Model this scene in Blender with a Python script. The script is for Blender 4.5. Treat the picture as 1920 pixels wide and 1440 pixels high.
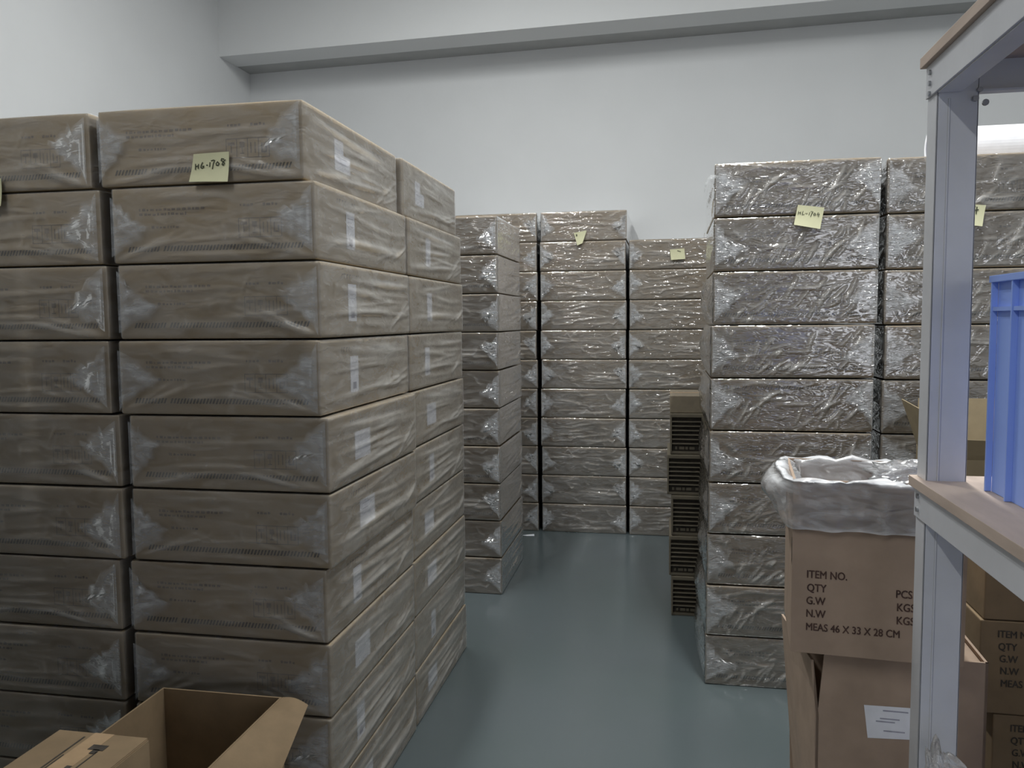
import bpy, bmesh, math, random
import numpy as np
from mathutils import Vector, Matrix, noise

S = bpy.context.scene
for o in list(bpy.data.objects):
    bpy.data.objects.remove(o, do_unlink=True)
COL = S.collection

# ------------------------------------------------------------------ camera
YAW, PITCH, ROLL, FPX = 0.188, -0.0766, -0.0094, 1532.0
CAM_H = 1.5
def cam_axes():
    cy, sy = math.cos(YAW), math.sin(YAW)
    f = Vector((-sy, cy, 0)); r = Vector((cy, sy, 0)); u = Vector((0, 0, 1))
    cp, sp = math.cos(PITCH), math.sin(PITCH)
    f2 = f*cp + u*sp; u2 = u*cp - f*sp
    cr, sr = math.cos(ROLL), math.sin(ROLL)
    return r*cr + u2*sr, u2*cr - r*sr, f2
r_, u_, f_ = cam_axes()
cd = bpy.data.cameras.new('camera'); cam = bpy.data.objects.new('camera', cd); COL.objects.link(cam)
M = Matrix((r_, u_, -f_)).transposed().to_4x4()
M.translation = Vector((0, 0, CAM_H)); cam.matrix_world = M
cd.sensor_fit = 'HORIZONTAL'; cd.sensor_width = 36; cd.lens = 36*FPX/1920
cd.clip_start = 0.02
S.camera = cam

# ------------------------------------------------------------------ light
S.view_settings.view_transform = 'Standard'; S.view_settings.look = 'None'
S.view_settings.gamma = 1; S.view_settings.use_curve_mapping = False
S.view_settings.exposure = 0.0
w = bpy.data.worlds.new('world'); S.world = w; w.use_nodes = True
w.node_tree.nodes['Background'].inputs[0].default_value = (0.75, 0.85, 1, 1)
w.node_tree.nodes['Background'].inputs[1].default_value = 0.05
def area(name, loc, target, sx, sy, power, color):
    l = bpy.data.lights.new(name, 'AREA'); l.shape = 'RECTANGLE'; l.size = sx; l.size_y = sy
    l.energy = power; l.color = color
    o = bpy.data.objects.new(name, l); COL.objects.link(o); o.location = loc
    o.rotation_euler = (Vector(target)-Vector(loc)).to_track_quat('-Z', 'Y').to_euler()
    return o
CEIL = 4.4
LAMPS = [(-1.7, -1.35, 56, 2.4), (-1.2, 3.7, 60, 1.2), (0.55, 2.15, 96, 1.2), (2.7, 3.0, 22, 1.2)]
for (lx, ly, pw, ln) in LAMPS:
    area('ceiling_lamp_light', (lx, ly, CEIL-0.13), (lx, ly, 0), 0.10, ln, pw, (0.98, 1.0, 0.98))
# daylight through the door opening behind and to the right of the camera
area('doorway_daylight', (2.2, -4.8, 1.6), (0.9, 2.0, 1.0), 1.6, 2.2, 34, (0.90, 0.93, 1.0))

# ------------------------------------------------------------------ materials
def new_mat(name):
    m = bpy.data.materials.new(name); m.use_nodes = True
    nt = m.node_tree; nt.nodes.clear()
    out = nt.nodes.new('ShaderNodeOutputMaterial')
    return m, nt, out
def nd(nt, t, **k):
    n = nt.nodes.new(t)
    for a, v in k.items():
        if a.startswith('i_'): n.inputs[a[2:]].default_value = v
        else: setattr(n, a, v)
    return n
def basic(name, col, rough=0.6, metal=0.0, var=0.06, scale=30, bump=0.0, stretch=(1, 1, 1), spec=0.5, bscale=None, tint=None):
    m, nt, out = new_mat(name); L = nt.links.new
    p = nd(nt, 'ShaderNodeBsdfPrincipled'); p.inputs['Roughness'].default_value = rough
    p.inputs['Metallic'].default_value = metal; p.inputs['Specular IOR Level'].default_value = spec
    tc = nd(nt, 'ShaderNodeTexCoord'); oi = nd(nt, 'ShaderNodeObjectInfo')
    mul = nd(nt, 'ShaderNodeMath', operation='MULTIPLY'); mul.inputs[1].default_value = 37.0
    L(oi.outputs['Random'], mul.inputs[0])
    mp = nd(nt, 'ShaderNodeMapping'); mp.inputs['Scale'].default_value = stretch
    L(tc.outputs['Object'], mp.inputs['Vector']); L(mul.outputs[0], mp.inputs['Location'])
    n = nd(nt, 'ShaderNodeTexNoise'); n.inputs['Scale'].default_value = scale; n.inputs['Detail'].default_value = 5
    L(mp.outputs[0], n.inputs['Vector'])
    mr = nd(nt, 'ShaderNodeMapRange'); mr.inputs['From Min'].default_value = .3; mr.inputs['From Max'].default_value = .7
    L(n.outputs['Fac'], mr.inputs['Value'])
    mx = nd(nt, 'ShaderNodeMix', data_type='RGBA')
    c2 = tint or [c*(1-2*var) for c in col]
    mx.inputs[6].default_value = (*c2, 1); mx.inputs[7].default_value = (*[min(1, c*(1+var)) for c in col], 1)
    L(mr.outputs[0], mx.inputs[0]); L(mx.outputs[2], p.inputs['Base Color'])
    if bump:
        n2 = nd(nt, 'ShaderNodeTexNoise'); n2.inputs['Scale'].default_value = bscale or scale*3; n2.inputs['Detail'].default_value = 3
        L(mp.outputs[0], n2.inputs['Vector'])
        b = nd(nt, 'ShaderNodeBump'); b.inputs['Strength'].default_value = bump; b.inputs['Distance'].default_value = .01
        L(n2.outputs['Fac'], b.inputs['Height']); L(b.outputs[0], p.inputs['Normal'])
    L(p.outputs[0], out.inputs[0])
    return m

def film_mat(name, haze_lo, haze_hi, rough, bump, gloss, col=(0.80, 0.82, 0.84), bscale=14, distort=1.2, fmul=.26, cover=False):
    """thin clear plastic: mostly transparent, a milky haze that thickens in folds, and gloss"""
    m, nt, out = new_mat(name); L = nt.links.new
    tc = nd(nt, 'ShaderNodeTexCoord'); oi = nd(nt, 'ShaderNodeObjectInfo')
    mul = nd(nt, 'ShaderNodeMath', operation='MULTIPLY'); mul.inputs[1].default_value = 53.0
    L(oi.outputs['Random'], mul.inputs[0])
    mp = nd(nt, 'ShaderNodeMapping'); mp.inputs['Scale'].default_value = (1.0, 1.0, 3.2)
    mp.inputs['Rotation'].default_value = (0.25, 0.35, 0.0)
    L(tc.outputs['Object'], mp.inputs['Vector']); L(mul.outputs[0], mp.inputs['Location'])
    n1 = nd(nt, 'ShaderNodeTexNoise'); n1.inputs['Scale'].default_value = 7; n1.inputs['Detail'].default_value = 6
    n1.inputs['Roughness'].default_value = .62; n1.inputs['Distortion'].default_value = distort
    L(mp.outputs[0], n1.inputs['Vector'])
    mr = nd(nt, 'ShaderNodeMapRange'); mr.inputs['From Min'].default_value = .35; mr.inputs['From Max'].default_value = .75
    mr.inputs['To Min'].default_value = haze_lo; mr.inputs['To Max'].default_value = haze_hi
    L(n1.outputs['Fac'], mr.inputs['Value'])
    at = nd(nt, 'ShaderNodeAttribute', attribute_name='fold')
    ad = nd(nt, 'ShaderNodeMath', operation='MULTIPLY_ADD'); ad.inputs[1].default_value = fmul
    if cover:        # loose layer: haze fades out where the layer thins at its rim
        ad.operation = 'MULTIPLY'; L(at.outputs['Fac'], ad.inputs[0]); L(mr.outputs[0], ad.inputs[1])
    else:
        L(at.outputs['Fac'], ad.inputs[0]); L(mr.outputs[0], ad.inputs[2])
    ad.use_clamp = True
    n2 = nd(nt, 'ShaderNodeTexNoise'); n2.inputs['Scale'].default_value = bscale; n2.inputs['Detail'].default_value = 4
    n2.inputs['Distortion'].default_value = distort; n2.noise_type = 'RIDGED_MULTIFRACTAL'
    L(mp.outputs[0], n2.inputs['Vector'])
    b = nd(nt, 'ShaderNodeBump'); b.inputs['Strength'].default_value = bump; b.inputs['Distance'].default_value = .006
    L(n2.outputs['Fac'], b.inputs['Height'])
    tr = nd(nt, 'ShaderNodeBsdfTransparent'); df = nd(nt, 'ShaderNodeBsdfDiffuse'); df.inputs[0].default_value = (*col, 1)
    gl = nd(nt, 'ShaderNodeBsdfGlossy'); gl.inputs['Roughness'].default_value = rough
    gl.inputs['Color'].default_value = (1, 1, 1, 1)
    L(b.outputs[0], df.inputs['Normal']); L(b.outputs[0], gl.inputs['Normal'])
    fr = nd(nt, 'ShaderNodeFresnel'); fr.inputs[0].default_value = 1.45; L(b.outputs[0], fr.inputs[1])
    fm = nd(nt, 'ShaderNodeMath', operation='MULTIPLY'); fm.inputs[1].default_value = gloss; fm.use_clamp = True
    L(fr.outputs[0], fm.inputs[0])
    if cover:
        fm2 = nd(nt, 'ShaderNodeMath', operation='MULTIPLY'); L(fm.outputs[0], fm2.inputs[0]); L(at.outputs['Fac'], fm2.inputs[1]); fm = fm2
    m1 = nd(nt, 'ShaderNodeMixShader'); L(ad.outputs[0], m1.inputs[0]); L(tr.outputs[0], m1.inputs[1]); L(df.outputs[0], m1.inputs[2])
    m2 = nd(nt, 'ShaderNodeMixShader'); L(fm.outputs[0], m2.inputs[0]); L(m1.outputs[0], m2.inputs[1]); L(gl.outputs[0], m2.inputs[2])
    L(m2.outputs[0], out.inputs[0])
    return m

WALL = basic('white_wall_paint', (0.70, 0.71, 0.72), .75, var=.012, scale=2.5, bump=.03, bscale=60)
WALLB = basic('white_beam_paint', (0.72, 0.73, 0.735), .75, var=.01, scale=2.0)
STRIP = basic('darker_grey_strip', (0.42, 0.425, 0.42), .85, var=.04, scale=6)
CEILM = basic('ceiling_paint', (0.78, 0.79, 0.80), .8, var=.02, scale=3)
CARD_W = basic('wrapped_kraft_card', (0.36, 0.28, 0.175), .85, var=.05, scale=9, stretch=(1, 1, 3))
CARD_L = basic('lightened_wrapped_kraft_card', (0.44, 0.345, 0.235), .85, var=.05, scale=9, stretch=(1, 1, 3))  # same wrapped card, with the missing fill light put into its colour
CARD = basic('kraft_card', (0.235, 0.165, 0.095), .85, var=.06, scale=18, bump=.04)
CARD_P = basic('pinkish_kraft_card', (0.38, 0.28, 0.21), .85, var=.06, scale=16, bump=.04)
CARD_Y = basic('yellowish_kraft_card', (0.33, 0.26, 0.16), .8, var=.06, scale=16, bump=.04)
CARD_IN = basic('carton_inside', (0.26, 0.185, 0.11), .9, var=.08, scale=16)
INK = basic('brown_black_ink', (0.055, 0.045, 0.035), .8, var=.2, scale=60)
INK_F = basic('faded_ink', (0.19, 0.145, 0.11), .8, var=.2, scale=40)
PEN = basic('marker_ink', (0.03, 0.035, 0.012), .6, var=.05)
LABEL = basic('white_label_paper', (0.85, 0.86, 0.92), .6, var=.03, scale=30)
LABELG = basic('grey_label_print', (0.38, 0.38, 0.46), .7, var=.1, scale=60)
NOTE = basic('yellow_note_paper', (0.62, 0.61, 0.40), .8, var=.03, scale=14)
STEEL = basic('grey_painted_steel', (0.64, 0.645, 0.68), .35, metal=0.0, var=.04, scale=10, bump=.02, bscale=120)
STEELD = basic('bolt_steel', (0.45, 0.46, 0.48), .3, metal=.9, var=.1)
BOARD = basic('pale_shelf_board', (0.54, 0.43, 0.36), .7, var=.08, scale=6, stretch=(6, 1, 6), bump=.05)
BOARDU = basic('board_edge', (0.62, 0.47, 0.33), .8, var=.08, scale=30)
BLUE = basic('blue_crate_plastic', (0.32, 0.46, 1.0), .4, var=.05, scale=5)
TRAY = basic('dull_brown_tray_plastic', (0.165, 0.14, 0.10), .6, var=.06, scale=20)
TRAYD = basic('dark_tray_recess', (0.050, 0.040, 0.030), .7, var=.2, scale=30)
TAPE = basic('kraft_tape', (0.43, 0.30, 0.18), .25, var=.05)
FOAM = basic('white_foam', (0.88, 0.88, 0.92), .6, var=.02)
FILM_A = film_mat('dull_film', .08, .28, .30, .25, .9, col=(.78, .76, .73), fmul=.17)
FILM_C = film_mat('glossy_film', .05, .25, .11, .5, 4.5, col=(.80, .78, .76), bscale=18, distort=1.8)
FILM_B = film_mat('crisp_film', .05, .24, .12, .55, 4.0, col=(.80, .78, .76), bscale=16, distort=1.5)
FOLD_A = film_mat('folded_film_layers', .22, .78, .38, .25, .7, col=(.66, .69, .73), bscale=18, distort=2.0, cover=True)
FOLD_C = film_mat('glossy_folded_film_layers', .22, .8, .14, .8, 2.6, col=(.70, .72, .75), bscale=26, distort=2.0, cover=True)
TAIL = film_mat('film_tail', .2, .6, .2, .5, 1.6, col=(.6, .61, .62))
LINER = film_mat('milky_liner_bag', .10, .40, .24, .4, 1.3, col=(.92, .93, .96), fmul=.6, bscale=9, distort=2.0)

def floor_mat():
    m, nt, out = new_mat('grey_green_epoxy'); L = nt.links.new
    p = nd(nt, 'ShaderNodeBsdfPrincipled'); p.inputs['Roughness'].default_value = .2
    tc = nd(nt, 'ShaderNodeTexCoord')
    n = nd(nt, 'ShaderNodeTexNoise'); n.inputs['Scale'].default_value = 1.3; n.inputs['Detail'].default_value = 3
    L(tc.outputs['Object'], n.inputs['Vector'])
    mx = nd(nt, 'ShaderNodeMix', data_type='RGBA')
    mx.inputs[6].default_value = (0.085, 0.110, 0.110, 1); mx.inputs[7].default_value = (0.105, 0.122, 0.135, 1)
    L(n.outputs['Fac'], mx.inputs[0]); L(mx.outputs[2], p.inputs['Base Color'])
    n3 = nd(nt, 'ShaderNodeTexNoise'); n3.inputs['Scale'].default_value = 5; n3.inputs['Detail'].default_value = 4
    L(tc.outputs['Object'], n3.inputs['Vector'])
    mr = nd(nt, 'ShaderNodeMapRange'); mr.inputs['To Min'].default_value = .12; mr.inputs['To Max'].default_value = .3
    L(n3.outputs['Fac'], mr.inputs['Value']); L(mr.outputs[0], p.inputs['Roughness'])
    n2 = nd(nt, 'ShaderNodeTexNoise'); n2.inputs['Scale'].default_value = 9
    L(tc.outputs['Object'], n2.inputs['Vector'])
    b = nd(nt, 'ShaderNodeBump'); b.inputs['Strength'].default_value = .06; b.inputs['Distance'].default_value = .01
    L(n2.outputs['Fac'], b.inputs['Height']); L(b.outputs[0], p.inputs['Normal'])
    L(p.outputs[0], out.inputs[0]); return m
FLOOR = floor_mat()

# ------------------------------------------------------------------ object helpers
def link(name, me, mat, parent=None, smooth=False):
    o = bpy.data.objects.new(name, me); COL.objects.link(o)
    if mat and not me.materials: me.materials.append(mat)
    if parent: o.parent = parent
    if smooth:
        me.polygons.foreach_set('use_smooth', [True]*len(me.polygons))
    return o
def bm_link(name, bm, mat, parent=None, smooth=False, extra=None):
    bmesh.ops.recalc_face_normals(bm, faces=bm.faces)
    me = bpy.data.meshes.new(name); bm.to_mesh(me); bm.free()
    me.materials.append(mat)
    for e in (extra or []): me.materials.append(e)
    return link(name, me, mat, parent, smooth)
def thing(name, label, cat, loc=(0, 0, 0), rz=0.0, group=None):
    o = bpy.data.objects.new(name, None); COL.objects.link(o); o.empty_display_size = .05
    o.location = loc; o.rotation_euler = (0, 0, rz)
    o['label'] = label; o['category'] = cat
    if group: o['group'] = group
    return o
def tag(o, label, cat, group=None, kind=None):
    if label: o['label'] = label
    if cat: o['category'] = cat
    if group: o['group'] = group
    if kind: o['kind'] = kind
    return o
def add_box(bm, x0, x1, y0, y1, z0, z1, bev=0.0, mi=0):
    r = bmesh.ops.create_cube(bm, size=1.0)
    vs = r['verts']
    for v in vs:
        v.co = Vector((x0 + (v.co.x+.5)*(x1-x0), y0 + (v.co.y+.5)*(y1-y0), z0 + (v.co.z+.5)*(z1-z0)))
    fs = list({f for v in vs for f in v.link_faces})
    for f in fs: f.material_index = mi
    if bev:
        es = list({e for v in vs for e in v.link_edges})
        rr = bmesh.ops.bevel(bm, geom=es, offset=bev, segments=2, affect='EDGES', profile=.6)
        for f in rr['faces']: f.material_index = mi
def box_obj(name, dims, mat, parent=None, bev=0.0):
    bm = bmesh.new(); add_box(bm, *dims, bev=bev); return bm_link(name, bm, mat, parent)
def add_quad(bm, pts, mi=0):
    f = bm.faces.new([bm.verts.new(p) for p in pts]); f.material_index = mi; return f
def add_cyl(bm, c, axis, r, l, seg=16):
    q = Vector(axis).to_track_quat('Z', 'Y').to_matrix().to_4x4()
    m = Matrix.Translation(c) @ q
    bmesh.ops.create_cone(bm, cap_ends=True, segments=seg, radius1=r, radius2=r, depth=l, matrix=m)

# ------------------------------------------------------------------ room
def struct(name, bm, mat, extra=None):
    o = bm_link(name, bm, mat, extra=extra); o['kind'] = 'structure'; return o
XL, XR, YN = -3.465, 3.6, -5.0
TILT = 0.0407
def wy(x): return 6.391 - TILT*x
def prism(bm, pts, z0, z1, mi=0):
    a = [bm.verts.new((x, y, z0)) for x, y in pts]; b = [bm.verts.new((x, y, z1)) for x, y in pts]
    fs = [bm.faces.new(a[::-1]), bm.faces.new(b)]
    for i in range(len(pts)):
        fs.append(bm.faces.new((a[i], a[(i+1) % len(pts)], b[(i+1) % len(pts)], b[i])))
    for f in fs: f.material_index = mi
bm = bmesh.new(); add_box(bm, XL-.2, XR+.2, YN-.2, 6.9, -.15, 0); struct('floor', bm, FLOOR)
bm = bmesh.new(); add_box(bm, XL-.2, XR+.2, YN-.2, 6.9, CEIL, CEIL+.15); struct('ceiling', bm, CEILM)
bm = bmesh.new(); add_box(bm, XL-.2, XL, YN-.2, 6.9, 0, CEIL); struct('wall_left', bm, WALL)
bm = bmesh.new(); add_box(bm, XR, XR+.2, YN-.2, 6.9, 0, CEIL); struct('wall_right', bm, WALL)
bm = bmesh.new(); add_box(bm, XL, 1.2, YN-.2, YN, 0, CEIL); add_box(bm, 3.2, XR, YN-.2, YN, 0, CEIL); add_box(bm, 1.2, 3.2, YN-.2, YN, 2.9, CEIL)
struct('wall_front', bm, WALL)
bm = bmesh.new(); prism(bm, [(XL, wy(XL)), (XR, wy(XR)), (XR, 6.9), (XL, 6.9)], 0, CEIL); struct('wall_back', bm, WALL)
# ceiling beam along the back wall: painted face and underside, then a darker grey strip against the wall
ZB = 3.592
bm = bmesh.new()
prism(bm, [(XL, wy(XL)-.48), (XR, wy(XR)-.48), (XR, wy(XR)-.217), (XL, wy(XL)-.217)], ZB, CEIL)
struct('trim_1', bm, WALLB)
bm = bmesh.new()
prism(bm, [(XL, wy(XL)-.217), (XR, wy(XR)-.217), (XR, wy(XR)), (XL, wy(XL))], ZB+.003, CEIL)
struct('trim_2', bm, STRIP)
for i, (lx, ly, pw, ln) in enumerate(LAMPS):
    t = thing('ceiling_lamp', ['white strip lamp on the ceiling over the spot left of the rack', 'white strip lamp on the ceiling over the left stacks', 'white strip lamp on the ceiling over the aisle end', 'white strip lamp on the ceiling over the right stacks'][i], 'lamp', (lx, ly, CEIL), 0, 'ceiling strip lamps')
    bm = bmesh.new(); add_box(bm, -.17, .17, -ln/2-.04, ln/2+.04, -.10, 0, bev=.01); bm_link('housing', bm, FOAM, t)

# ------------------------------------------------------------------ plastic film over a carton
def seg_ridges(P, segs):
    """P (n,2); segs list of (x0,y0,x1,y1,width,amp) -> height field of straight tapering folds"""
    h = np.zeros(len(P))
    for x0, y0, x1, y1, wd, a in segs:
        d = np.array([x1-x0, y1-y0]); ln = np.hypot(*d) + 1e-9; d = d/ln
        q = P - np.array([x0, y0]); t = (q@d)/ln; s = q[:, 0]*(-d[1]) + q[:, 1]*d[0]
        s = s + .003*np.sin(t*4+x0*40)
        e = np.clip(t, 0, 1); env = np.where((t > -.02) & (t < 1.02), np.sin(np.pi*np.clip(e, .02, .98))**.6, 0)
        h += a*env*np.exp(-(s/wd)**2)
    return h
def face_folds(rng, W, H, style):
    """folds over a face W wide, H high, origin at lower left"""
    L = []
    R_ = rng.uniform
    if style == 'side':          # long folds stretched lengthways, fanning out of the far corners
        for i in range(13):
            y0 = H*R_(.08, .92); x0 = W*R_(0, .25); x1 = W*R_(.7, 1.0)
            y1 = H*.5 + (y0-H*.5)*R_(.35, 1.3) + R_(-.02, .02)
            if R_(0, 1) < .35: x0, x1 = W*R_(.3, .6), W
            L.append((x0, y0, x1, y1, R_(.004, .010), R_(.0016, .0042)))
        for i in range(3):
            L.append((W*R_(.55, .8), H*R_(0, .2), W, H*R_(.3, .6), R_(.004, .008), R_(.002, .0045)))
    elif style == 'dull':        # near block front faces: a few soft folds
        for i in range(7):
            y0 = H*R_(.1, .9); L.append((W*R_(.05, .5), y0, W*R_(.5, .95), y0+R_(-.03, .03), R_(.004, .009), R_(.0012, .003)))
        for i in range(5):
            sx = rng.choice([0, 1]); x0 = W*(.04 if sx == 0 else .96); x1 = x0 + (1 if sx == 0 else -1)*R_(.1, .26)
            L.append((x0, H*R_(.02, .1), x1, H*R_(.15, .5), R_(.004, .007), R_(.002, .004)))
        for i in range(6):
            x0 = W*R_(.15, .85); y0 = H*R_(.1, .7)
            L.append((x0, y0, x0+R_(-.03, .05), y0+R_(.03, .08), R_(.003, .005), R_(.001, .0025)))
    elif style == 'diag':        # right block: many slanting glossy creases
        for i in range(24):
            x0 = W*R_(.12, .9); y0 = H*R_(.0, .6); a = math.radians(R_(28, 75)); l = R_(.03, .11)
            L.append((x0, y0, x0+l*math.cos(a), y0+l*math.sin(a), R_(.0030, .0060), R_(.0025, .0060)))
        for i in range(8):
            y0 = H*R_(.05, .95); x0 = W*R_(.05, .6)
            L.append((x0, y0, x0+W*R_(.15, .4), y0+R_(-.015, .03), R_(.003, .006), R_(.0015, .0035)))
        for i in range(10):
            x0 = W*R_(.02, .2); y0 = H*R_(.05, .9); a = R_(0, 6.28); l = R_(.02, .06)
            L.append((x0, y0, x0+l*math.cos(a), y0+l*math.sin(a), R_(.0025, .005), R_(.002, .004)))
    else:                        # 'crisp' back wall stacks: lengthways folds plus crinkles
        for i in range(12):
            y0 = H*R_(.08, .95); x0 = W*R_(.05, .55)
            L.append((x0, y0, x0+W*R_(.2, .5), y0+R_(-.03, .03), R_(.003, .006), R_(.0015, .0035)))
        for i in range(20):
            x0 = W*R_(.05, .95); y0 = H*R_(.05, .9); a = math.radians(R_(-60, 60)); l = R_(.02, .07)
            L.append((x0, y0, x0+l*math.cos(a), y0+l*math.sin(a), R_(.0028, .005), R_(.0015, .0038)))
    return L
def film_mesh(name, W, D, H, fstyle, sstyle, seed, step=.0055, edge=.009):
    rng = random.Random(seed)
    hx, hy, hz = W/2, D/2, H/2
    V, F, FO = [], [], []
    def grid(face, nu, nv, folds):
        base = len(V)
        us = np.linspace(0, 1, nu+1); vs = np.linspace(0, 1, nv+1)
        U, VV = np.meshgrid(us, vs); U = U.ravel(); VV = VV.ravel()
        if face == 'front': P = np.stack([-hx+U*W, np.full_like(U, -hy), -hz+VV*H], 1); q = np.stack([U*W, VV*H], 1)
        if face == 'back': P = np.stack([hx-U*W, np.full_like(U, hy), -hz+VV*H], 1); q = np.stack([U*W, VV*H], 1)
        if face == 'right': P = np.stack([np.full_like(U, hx), -hy+U*D, -hz+VV*H], 1); q = np.stack([U*D, VV*H], 1)
        if face == 'left': P = np.stack([np.full_like(U, -hx), hy-U*D, -hz+VV*H], 1); q = np.stack([U*D, VV*H], 1)
        if face == 'top': P = np.stack([-hx+U*W, -hy+VV*D, np.full_like(U, hz)], 1); q = np.stack([U*W, VV*D], 1)
        lim = np.array([hx-edge, hy-edge, hz-edge]); c = np.clip(P, -lim, lim); n = P-c
        n /= np.linalg.norm(n, axis=1)[:, None]
        B = c + n*edge
        if folds:
            fw, fh = (W, H) if face in ('front', 'back') else ((D, H) if face in ('left', 'right') else (W, D))
            h = seg_ridges(q, folds)
            # keep the seams between faces closed
            m = np.minimum.reduce([q[:, 0], fw-q[:, 0], q[:, 1], fh-q[:, 1]])
            mk = np.clip(m/.012, 0, 1)
            h = np.minimum(h, .0085)*mk
        else: h = np.zeros(len(U))
        B = B + n*h[:, None]
        V.extend(map(tuple, B)); FO.extend(np.clip(h/.005, 0, 1.3).tolist())
        for j in range(nv):
            for i in range(nu):
                a = base + j*(nu+1)+i; F.append((a, a+1, a+nu+2, a+nu+1))
    nW, nD, nH = int(W/step), int(D/step), int(H/step)
    grid('front', nW, nH, face_folds(rng, W, H, fstyle))
    if sstyle: 
        grid('right', int(D/.009), nH, face_folds(rng, D, H, sstyle)); grid('left', int(D/.009), nH, face_folds(rng, D, H, sstyle))
    else:
        grid('right', 6, 4, None); grid('left', 6, 4, None)
    grid('back', 6, 4, None); grid('top', 8, 8, None)
    me = bpy.data.meshes.new(name); me.from_pydata([(x, y, z+hz) for x, y, z in V], [], F)
    at = me.attributes.new('fold', 'FLOAT', 'POINT'); at.data.foreach_set('value', FO)
    me.polygons.foreach_set('use_smooth', [True]*len(me.polygons))
    return me

def fold_patch(name, seed, W, D, H, side, apex, hgt=1.0):
    """the sealed corner of the film, folded flat onto the front face: an irregular kite of crumpled layers"""
    rng = random.Random(seed); R_ = rng.uniform
    x0 = -W/2+.006 if side < 0 else W/2-.006; s = 1 if side < 0 else -1
    zt, zb = H*R_(.86, .97)*hgt, H*R_(.03, .12)
    za = H*R_(.34, .66)
    skew = R_(-.5, .6)
    N = 10
    A = (apex, za)
    up = [(0.0, zt)] + [((apex*(k/N)**(1+skew)) + R_(-.009, .009), zt+(za-zt)*(k/N)**R_(.7, 1.4) + R_(-.008, .008)) for k in range(2, N)]
    dn = [(apex*(1-k/N)**(1-skew*.6) + R_(-.009, .009), za+(zb-za)*(k/N)**R_(.8, 1.2) + R_(-.006, .006)) for k in range(1, N-1)] + [(0.0, zb)]
    ring = up + [A] + dn
    bm = bmesh.new(); nl = 9; lay = bm.verts.layers.float.new('fold'); cov = []
    c = (apex*.22, (zt+zb)/2)
    rows = []
    off = Vector((R_(0, 99), R_(0, 99), 0))
    for l in range(nl+1):
        f = l/nl; row = []
        for (a, z) in ring:
            xx = c[0]+(a-c[0])*f; zz = c[1]+(z-c[1])*f
            nn = noise.turbulence(Vector((xx*28, zz*28, 0))+off, 3, True)
            y = -D/2 - .0095 - .007*nn*(1-.35*f)
            row.append(bm.verts.new((x0+s*xx, y, zz)))
            edgef = min(1.0, (1-f)*3.2)*(.55+.45*min(1, 1.6*noise.turbulence(Vector((xx*16, zz*22, 4))+off, 2, True)))
            if xx < .012: edgef = max(edgef, .55)
            cov.append(edgef)
        rows.append(row)
    for v, cv in zip([v for r in rows for v in r], cov): v[lay] = cv
    for l in range(nl):
        for k in range(len(ring)-1):
            bm.faces.new((rows[l][k], rows[l][k+1], rows[l+1][k+1], rows[l+1][k]))
        bm.faces.new((rows[l][-1], rows[l][0], rows[l+1][0], rows[l+1][-1]))
    bmesh.ops.remove_doubles(bm, verts=bm.verts, dist=1e-5)
    me = bpy.data.meshes.new(name); bm.to_mesh(me); bm.free()
    me.polygons.foreach_set('use_smooth', [True]*len(me.polygons))
    return me

def stripe_mesh(W, D, seed, z0=.031, hh=.0145, pitch=.0098):
    """row of slanting printed dashes low on the front face"""
    rng = random.Random(seed); bm = bmesh.new(); y = -D/2+.0035-.0006
    x = -W/2+.045
    while x < W/2-.045:
        if rng.random() > .05:
            a = rng.uniform(-.0008, .0008); w = pitch*rng.uniform(.5, .62)
            add_quad(bm, [(x, y, z0+a), (x+w, y, z0+a), (x+w+.006, y, z0+hh+a), (x+.006, y, z0+hh+a)])
        x += pitch
    me = bpy.data.meshes.new('printed_stripe'); bm.to_mesh(me); bm.free(); me.materials.append(INK); return me
def marks_mesh(W, D, H, seed):
    """faded transit symbols in their frame and lines of faint lettering"""
    rng = random.Random(seed); bm = bmesh.new(); y = -D/2+.0035-.0007
    def q(x0, x1, z0, z1): add_quad(bm, [(x0, y, z0), (x1, y, z0), (x1, y, z1), (x0, y, z1)])
    x0 = W*.13; z0 = H*.30; w = .125; h = .052; t = .0022
    q(x0, x0+w, z0, z0+t); q(x0, x0+w, z0+h-t, z0+h); q(x0, x0+t, z0, z0+h); q(x0+w-t, x0+w, z0, z0+h)
    for k in (1, 2, 3): q(x0+w*k/4-t/2, x0+w*k/4+t/2, z0, z0+h)
    c = x0+w/8; q(c-.010, c+.010, z0+.034, z0+.042); q(c-.0015, c+.0015, z0+.014, z0+.034)         # umbrella
    c = x0+3*w/8; q(c-.007, c+.007, z0+.028, z0+.042); q(c-.0012, c+.0012, z0+.014, z0+.028); q(c-.006, c+.006, z0+.011, z0+.014)  # glass
    c = x0+5*w/8
    for dx in (-.006, .006): q(c+dx-.0016, c+dx+.0016, z0+.012, z0+.040)                            # arrows
    c = x0+7*w/8; q(c-.008, c+.008, z0+.012, z0+.016); q(c-.008, c-.004, z0+.016, z0+.038); q(c+.004, c+.008, z0+.016, z0+.030)
    for zz, xa, xb in ((H*.68, -W*.36, -W*.05), (H*.62, -W*.36, -W*.12), (H*.70, W*.14, W*.20), (H*.70, W*.25, W*.32), (H*.45, -W*.30, -W*.16)):
        x = xa
        while x < xb:
            ww = rng.uniform(.004, .012); q(x, x+ww, zz+rng.uniform(-.0006, .0006), zz+rng.uniform(.005, .008)); x += ww+rng.uniform(.002, .006)
    me = bpy.data.meshes.new('printed_marks'); bm.to_mesh(me); bm.free(); me.materials.append(INK_F); return me
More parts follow.
